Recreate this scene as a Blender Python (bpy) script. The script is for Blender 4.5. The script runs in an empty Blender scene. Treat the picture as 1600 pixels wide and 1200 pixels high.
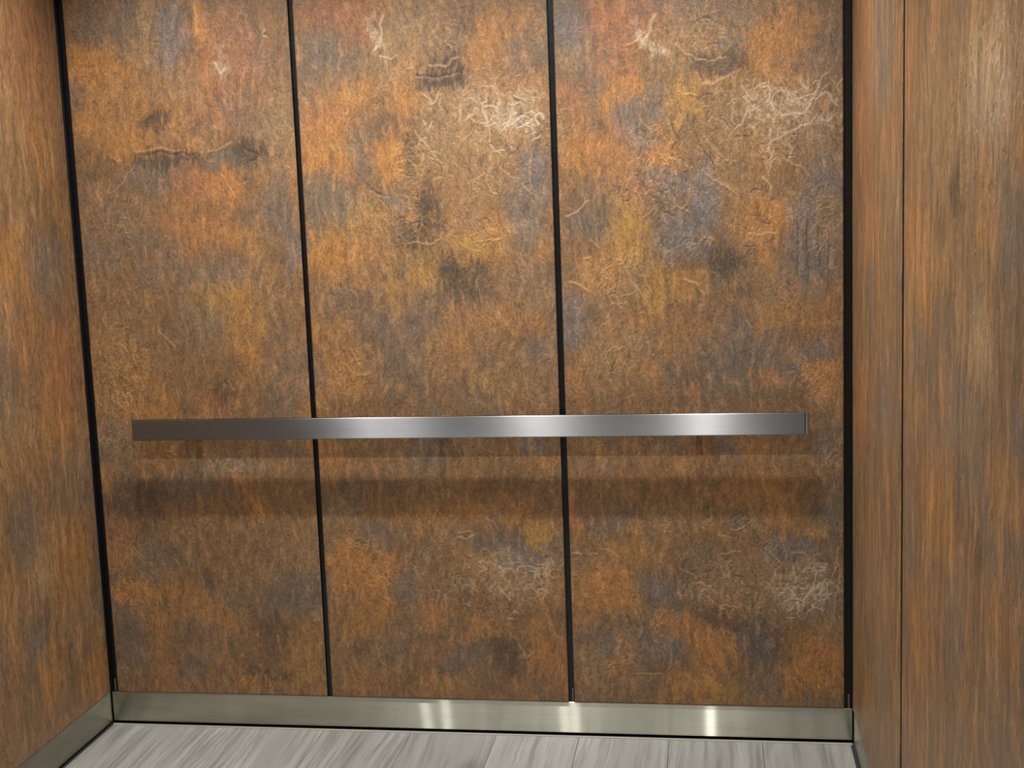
import bpy, bmesh, math
import numpy as np
from mathutils import Matrix, Vector

C = bpy.context.scene.collection
SC = bpy.context.scene

# ------------------------------------------------------------------ camera
cam_d = bpy.data.cameras.new('camera')
cam = bpy.data.objects.new('camera', cam_d); C.objects.link(cam)
cam_d.sensor_width = 36.0
cam_d.lens = 2011.94 / 1600 * 36.0
cam_d.clip_start = 0.02
_r = Vector((0.98778687, 0.15144989, -0.0366063))
_u = Vector((0.0152015, 0.14014482, 0.99001431))
_w = Vector((-0.15506774, 0.97847962, -0.13613095))
_m = Matrix((_r, _u, -_w)).transposed().to_4x4()
_m.translation = Vector((1.72025, -3.31555, 1.4261))
cam.matrix_world = _m
SC.camera = cam

# ------------------------------------------------------------------ world, exposure
world = bpy.data.worlds.new('world'); SC.world = world
world.use_nodes = True
world.node_tree.nodes['Background'].inputs[0].default_value = (0.5, 0.5, 0.5, 1)
world.node_tree.nodes['Background'].inputs[1].default_value = 0.15
SC.view_settings.view_transform = 'Standard'
SC.view_settings.look = 'None'
SC.view_settings.gamma = 1.0
SC.view_settings.use_curve_mapping = False
SC.view_settings.exposure = -0.04

# ------------------------------------------------------------------ the cab's two rows of ceiling lamps, plus an added third
CEIL = 2.38
ROWS = ((-0.50, 11.2, 126), (-1.62, 11.8, 160), (-3.05, 1.4, 170))  # last row is added: dim light on the front wall that the rail reflects
COLS = (0.39, 1.03, 1.68)
LAMP_R = 0.026
LAMPS = []
for ly, watt, beam in ROWS:
    for lx in COLS:
        ld = bpy.data.lights.new('downlight_lamp', 'AREA')
        ld.shape = 'DISK'; ld.size = 2 * LAMP_R
        ld.energy = watt; ld.color = (1.0, 0.965, 0.915); ld.spread = math.radians(beam)
        lo = bpy.data.objects.new('downlight_lamp', ld); C.objects.link(lo)
        lo.location = (lx, ly, CEIL - 0.004)
        LAMPS.append((lx, ly))

# ------------------------------------------------------------------ helpers
def bx(bm, x0, x1, y0, y1, z0, z1, bev=0.0):
    vs = [bm.verts.new((x, y, z)) for x in (x0, x1) for y in (y0, y1) for z in (z0, z1)]
    q = [(0, 1, 3, 2), (4, 6, 7, 5), (0, 4, 5, 1), (2, 3, 7, 6), (0, 2, 6, 4), (1, 5, 7, 3)]
    fs = [bm.faces.new([vs[i] for i in f]) for f in q]
    if bev:
        es = list({e for f in fs for e in f.edges})
        bmesh.ops.bevel(bm, geom=es, offset=bev, segments=3, profile=0.5, affect='EDGES')
    return bm

def obj(name, bm, mat, parent=None, smooth=False, loc=None):
    bmesh.ops.recalc_face_normals(bm, faces=bm.faces)
    me = bpy.data.meshes.new(name); bm.to_mesh(me); bm.free()
    if smooth:
        for p in me.polygons: p.use_smooth = True
    me.materials.append(mat)
    o = bpy.data.objects.new(name, me); C.objects.link(o)
    if parent: o.parent = parent
    if loc: o.location = loc
    return o

def box(name, b, mat, parent=None, bev=0.0):
    bm = bmesh.new(); bx(bm, *b, bev=bev)
    return obj(name, bm, mat, parent)

def struct(o, label, cat):
    o['kind'] = 'structure'; o['label'] = label; o['category'] = cat
    return o

# ------------------------------------------------------------------ node helpers
class N:
    def __init__(self, name):
        self.m = bpy.data.materials.new(name); self.m.use_nodes = True
        self.t = self.m.node_tree; self.t.nodes.clear()
        self.out = self.t.nodes.new('ShaderNodeOutputMaterial')
        self.b = self.t.nodes.new('ShaderNodeBsdfPrincipled')
        self.t.links.new(self.b.outputs[0], self.out.inputs[0])
    def put(self, sock, v):
        if hasattr(v, 'is_linked') or hasattr(v, 'links'): self.t.links.new(v, sock)
        else: sock.default_value = v
    def coord(self):
        return self.t.nodes.new('ShaderNodeTexCoord').outputs['Object']
    def scale(self, v, s, loc=(0, 0, 0)):
        n = self.t.nodes.new('ShaderNodeMapping'); self.put(n.inputs[0], v)
        n.inputs['Location'].default_value = loc; n.inputs['Scale'].default_value = s
        return n.outputs[0]
    def noise(self, v, s, det=4, rough=.55, dist=0.0, color=False, lac=2.0):
        n = self.t.nodes.new('ShaderNodeTexNoise'); self.put(n.inputs['Vector'], v)
        n.inputs['Scale'].default_value = s; n.inputs['Detail'].default_value = det
        n.inputs['Roughness'].default_value = rough; n.inputs['Distortion'].default_value = dist
        n.inputs['Lacunarity'].default_value = lac
        return n.outputs[1 if color else 0]
    def voro(self, v, s, feat='DISTANCE_TO_EDGE', rnd=1.0):
        n = self.t.nodes.new('ShaderNodeTexVoronoi'); n.feature = feat
        self.put(n.inputs['Vector'], v); n.inputs['Scale'].default_value = s
        n.inputs['Randomness'].default_value = rnd
        return n.outputs['Distance']
    def math(self, op, a, b=0.0, c=None, clamp=False):
        n = self.t.nodes.new('ShaderNodeMath'); n.operation = op; n.use_clamp = clamp
        self.put(n.inputs[0], a); self.put(n.inputs[1], b)
        if c is not None: self.put(n.inputs[2], c)
        return n.outputs[0]
    def vmath(self, op, a, b):
        n = self.t.nodes.new('ShaderNodeVectorMath'); n.operation = op
        self.put(n.inputs[0], a)
        if op == 'SCALE': self.put(n.inputs['Scale'], b)
        else: self.put(n.inputs[1], b)
        return n.outputs[0]
    def ramp(self, v, a, b, c=0.0, d=1.0, smooth=True):
        n = self.t.nodes.new('ShaderNodeMapRange')
        n.interpolation_type = 'SMOOTHSTEP' if smooth else 'LINEAR'
        self.put(n.inputs[0], v)
        for i, x in enumerate((a, b, c, d)): self.put(n.inputs[1 + i], x)
        return n.outputs[0]
    def mix(self, f, a, b, mode='MIX'):
        n = self.t.nodes.new('ShaderNodeMix'); n.data_type = 'RGBA'; n.blend_type = mode
        n.clamp_factor = True
        self.put(n.inputs[0], f); self.put(n.inputs[6], a); self.put(n.inputs[7], b)
        return n.outputs[2]
    def attr(self, name, out='Color'):
        n = self.t.nodes.new('ShaderNodeAttribute'); n.attribute_name = name
        return n.outputs[out]
    def sep(self, v):
        n = self.t.nodes.new('ShaderNodeSeparateXYZ'); self.put(n.inputs[0], v)
        return n.outputs
    def bump(self, h, s, dist, nrm=None):
        n = self.t.nodes.new('ShaderNodeBump'); self.put(n.inputs['Height'], h)
        n.inputs['Strength'].default_value = s; n.inputs['Distance'].default_value = dist
        if nrm is not None: self.put(n.inputs['Normal'], nrm)
        return n.outputs[0]

def lin(c):
    c = np.array(c, float) / 255
    return np.where(c <= .04045, c / 12.92, ((c + .055) / 1.055) ** 2.4)
def L4(r, g, b):
    return tuple(float(x) for x in lin((r, g, b))) + (1.0,)

# ------------------------------------------------------------------ laminate with rust and bronze patina
def laminate(name, streak):
    """streak 1: fine crackle (back wall); higher: grain drawn out along the height (side walls)"""
    n = N(name); P = n.coord()
    tone = n.attr('tone')
    rl = n.t.nodes.new('ShaderNodeAttribute'); rl.attribute_name = 'relief'
    rel = n.sep(rl.outputs['Vector']); E, W, S = rel[0], rel[1], rel[2]
    dk = n.sep(n.attr('veins', 'Vector')); K, s1, s2 = dk[0], dk[1], dk[2]
    flow = n.attr('flow', 'Vector')
    Pw = n.vmath('ADD', P, flow)
    warp2 = n.vmath('SCALE', n.vmath('SUBTRACT', n.noise(P, 42.0, 2, .5, color=True), (.5, .5, .5)), 0.020)
    Pv = n.vmath('ADD', Pw, warp2)
    sx = 1.0 if streak == 1 else .75
    g1 = n.noise(n.scale(Pv, (1.9, 1.9, .8 / streak)), 120.0 * sx, 4, .72)      # fine fibrous grain
    g2 = n.noise(n.scale(Pw, (1.6, 1.6, .5 / streak)), 34.0 * sx, 4, .68)
    w0 = n.noise(n.scale(Pv, (1.3, 1.3, .6 / streak)), 62.0, 2, .55, .4)
    w1 = n.math('ABSOLUTE', n.math('SUBTRACT', w0, .5))
    crack = n.ramp(n.math('ABSOLUTE', n.math('SUBTRACT', w0, .575)), 0.0, .022, 1.0, 0.0)
    hair = n.ramp(w1, 0.0, 0.030, 1.0, 0.0)                                        # hair-thin wriggling ridges
    worm = n.ramp(w0, .48, .58)                                                     # raised islands between dark cracks
    Ehair = n.math('MULTIPLY', hair, n.ramp(n.math('ADD', E, n.math('MULTIPLY', s1, .5)), .1, 1.0, 0.05, 1.0))
    Eworm = n.math('MULTIPLY', n.math('MULTIPLY', worm, E), n.ramp(s2, 0, 1, .35, 1.0))
    k = n.ramp(g1, .25, .75, .40, 1.62, False)
    k2 = n.ramp(g2, .25, .75, .66, 1.36, False)
    col = n.vmath('SCALE', tone, n.math('MULTIPLY', k, k2))
    col = n.mix(n.math('MULTIPLY', n.ramp(g2, .54, .70), .32), col, L4(190, 136, 78))
    col = n.mix(n.math('MULTIPLY', n.ramp(g2, .46, .32), .40), col, L4(88, 80, 72))
    gold = n.mix(.45, n.vmath('SCALE', tone, 1.5), L4(206, 160, 104))
    light = n.mix(W, gold, L4(198, 184, 164))
    col = n.mix(n.math('MULTIPLY', Ehair, .50), col, gold)
    col = n.mix(n.math('MULTIPLY', Eworm, .30), col, gold)
    col = n.mix(n.math('MULTIPLY', crack, n.math('MULTIPLY_ADD', E, .3, .22)), col, L4(62, 52, 44))
    col = n.mix(n.math('MULTIPLY', K, .62), col, L4(66, 54, 46))
    col = n.mix(n.math('MULTIPLY', S, .72), col, light)
    n.put(n.b.inputs['Base Color'], col)
    h = n.math('ADD', n.math('MULTIPLY', Ehair, .45), n.math('MULTIPLY', Eworm, .8))
    h = n.math('ADD', h, n.math('MULTIPLY', n.math('SUBTRACT', S, K), .9))
    h = n.math('ADD', h, n.math('MULTIPLY', g1, 1.1))
    n.put(n.b.inputs['Normal'], n.bump(h, .8, .0017))
    n.put(n.b.inputs['Roughness'], n.ramp(g2, .3, .7, .38, .52, False))
    n.b.inputs['Specular IOR Level'].default_value = .5
    return n.m

M_back = laminate('rust_patina_laminate', 1.0)
M_side = laminate('rust_patina_laminate_side', 2.4)

def simple(name, c, rough, metal=0.0, spec=.5):
    n = N(name); n.b.inputs['Base Color'].default_value = L4(*c)
    n.b.inputs['Roughness'].default_value = rough; n.b.inputs['Metallic'].default_value = metal
    n.b.inputs['Specular IOR Level'].default_value = spec
    # faint unevenness so that no surface is perfectly clean
    v = n.noise(n.coord(), 30.0, 3, .6)
    n.put(n.b.inputs['Roughness'], n.ramp(v, .2, .8, rough * .85, min(1, rough * 1.15), False))
    return n.m

def brushed(name, c, rough, axis, metal=1.0, smudge=.25, facets=()):
    """satin steel, brushed along the given axis (0 = x, 1 = y)"""
    n = N(name); P = n.coord()
    s = [260, 260, 260]; s[axis] = 2.2
    g = n.noise(n.scale(P, tuple(s)), 1.0, 4, .6)
    big = n.noise(n.scale(P, (2.2, 2.2, 9)), 1.6, 4, .55)
    base = n.mix(n.ramp(g, .3, .7, 0, 1, False), tuple(x * .90 for x in L4(*c)[:3]) + (1,), L4(*c))
    base = n.mix(n.ramp(big, .35, .75, 0, smudge), base, L4(*[int(x * .55) for x in c]))
    n.put(n.b.inputs['Base Color'], base)
    n.b.inputs['Metallic'].default_value = metal
    n.put(n.b.inputs['Roughness'], n.ramp(big, .3, .7, rough * .85, rough * 1.2, False))
    # the brushing spreads highlights across its own direction, up and down the face
    T = n.t.nodes.new('ShaderNodeCombineXYZ'); T.inputs[2].default_value = 1.0
    n.b.inputs['Anisotropic'].default_value = 1.0
    n.put(n.b.inputs['Tangent'], T.outputs[0])
    last = n.b.outputs[0]
    for across, along, wt in facets:                  # polished grooves: wide spread across, narrow along
        gl = n.t.nodes.new('ShaderNodeBsdfAnisotropic'); gl.distribution = 'GGX'
        n.put(gl.inputs['Color'], base); gl.inputs['Roughness'].default_value = (across * along) ** .25
        gl.inputs['Anisotropy'].default_value = (along / across) ** .5 - 1.0
        n.put(gl.inputs['Tangent'], T.outputs[0])
        mx = n.t.nodes.new('ShaderNodeMixShader'); mx.inputs[0].default_value = wt
        n.t.links.new(last, mx.inputs[1]); n.t.links.new(gl.outputs[0], mx.inputs[2]); last = mx.outputs[0]
    n.t.links.new(last, n.out.inputs[0])
    return n.m

M_base = brushed('brushed_steel_skirting', (214, 214, 200), .30, 0, facets=((.50, .0022, .16),))
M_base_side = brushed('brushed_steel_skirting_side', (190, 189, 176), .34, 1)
M_rail = brushed('brushed_steel_rail', (152, 154, 157), .42, 0, smudge=.06, facets=((.50, .028, .35),))
M_steel = simple('pale_satin_front', (190, 190, 188), .45, 0.0)
M_edge = simple('polished_steel_edge', (225, 225, 225), .22, 1.0)
M_clip = simple('dull_clip_metal', (110, 108, 100), .5, .6)
M_black = simple('black_anodised_reveal', (14, 16, 22), .28, 0.0, .5)
M_core = simple('dark_wall_core', (16, 16, 18), .7)
M_joint = simple('dark_floor_joint', (34, 33, 31), .8)
M_strip = simple('grey_edge_strip', (142, 141, 134), .45)
M_ceil = simple('ceiling_panel', (120, 119, 117), .4)
M_trimring = simple('lamp_ring_steel', (200, 200, 198), .3, 1.0)
def glow(name, c, s):
    n = N(name); n.b.inputs['Base Color'].default_value = (0.8, .8, .8, 1)
    n.b.inputs['Emission Color'].default_value = c; n.b.inputs['Emission Strength'].default_value = s
    return n.m
M_lens = glow('lamp_lens', (1.0, .95, .87, 1), 30.0)

def vinyl(name):
    n = N(name); P = n.coord()
    oi = n.t.nodes.new('ShaderNodeObjectInfo')
    off = n.vmath('SCALE', (7.3, 3.1, 5.7), oi.outputs['Random'])
    off = n.vmath('SCALE', off, 9.0)
    Q = n.vmath('ADD', P, off)
    Qw = n.vmath('ADD', Q, n.vmath('SCALE', n.vmath('SUBTRACT', n.noise(Q, 3.0, 3, .5, color=True), (.5, .5, .5)), .045))
    a = n.noise(n.scale(Qw, (14, .9, 1)), 1.0, 5, .6, .3)
    b = n.noise(n.scale(Qw, (75, 2.2, 1)), 1.0, 5, .65)
    c = n.noise(n.scale(Qw, (2.2, 1.6, 1)), 1.6, 3, .5)
    col = n.mix(n.ramp(a, .32, .68), L4(136, 137, 133), L4(158, 158, 154))
    col = n.mix(n.ramp(b, .56, .36, 0, .5), col, L4(84, 84, 82))
    col = n.mix(n.ramp(c, .40, .7, 0, .5), col, L4(134, 135, 134))
    knot = n.ramp(n.voro(n.scale(Q, (3.2, 1.3, 1)), 1.0, 'F1'), .05, .16, 1, 0)
    col = n.mix(n.math('MULTIPLY', knot, .55), col, L4(92, 88, 82))
    tint = n.ramp(oi.outputs['Random'], 0, 1, .74, .92, False)
    n.put(n.b.inputs['Base Color'], n.vmath('SCALE', col, tint))
    n.b.inputs['Roughness'].default_value = .42
    n.put(n.b.inputs['Normal'], n.bump(b, .25, .0006))
    return n.m
M_vinyl = vinyl('grey_wood_grain_vinyl')

# ------------------------------------------------------------------ value noise for the stains
RNG = np.random.RandomState(11)
TAB = RNG.rand(256, 256)
def vnoise(x, y):
    xi = np.floor(x).astype(int); yi = np.floor(y).astype(int)
    fx = x - xi; fy = y - yi
    fx = fx * fx * (3 - 2 * fx); fy = fy * fy * (3 - 2 * fy)
    a = TAB[xi & 255, yi & 255]; b = TAB[(xi + 1) & 255, yi & 255]
    c = TAB[xi & 255, (yi + 1) & 255]; d = TAB[(xi + 1) & 255, (yi + 1) & 255]
    return (a * (1 - fx) + b * fx) * (1 - fy) + (c * (1 - fx) + d * fx) * fy
def fbm(x, y, s, o=4, rough=.55):
    t = np.zeros_like(x); amp = 1.0; tot = 0
    for i in range(o):
        t += amp * vnoise(x * s + 17.3 * i, y * s + 9.1 * i); tot += amp; amp *= rough; s *= 2.03
    return t / tot - .5

PAL = {'B': (116, 88, 60), 'O': (161, 110, 57), 'Y': (158, 118, 60), 'R': (142, 93, 62), 'G': (98, 89, 79),
       'S': (98, 96, 96), 'D': (66, 56, 47), 'T': (134, 106, 74), 'P': (160, 140, 112)}
PALL = {k: lin(v) for k, v in PAL.items()}
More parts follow.
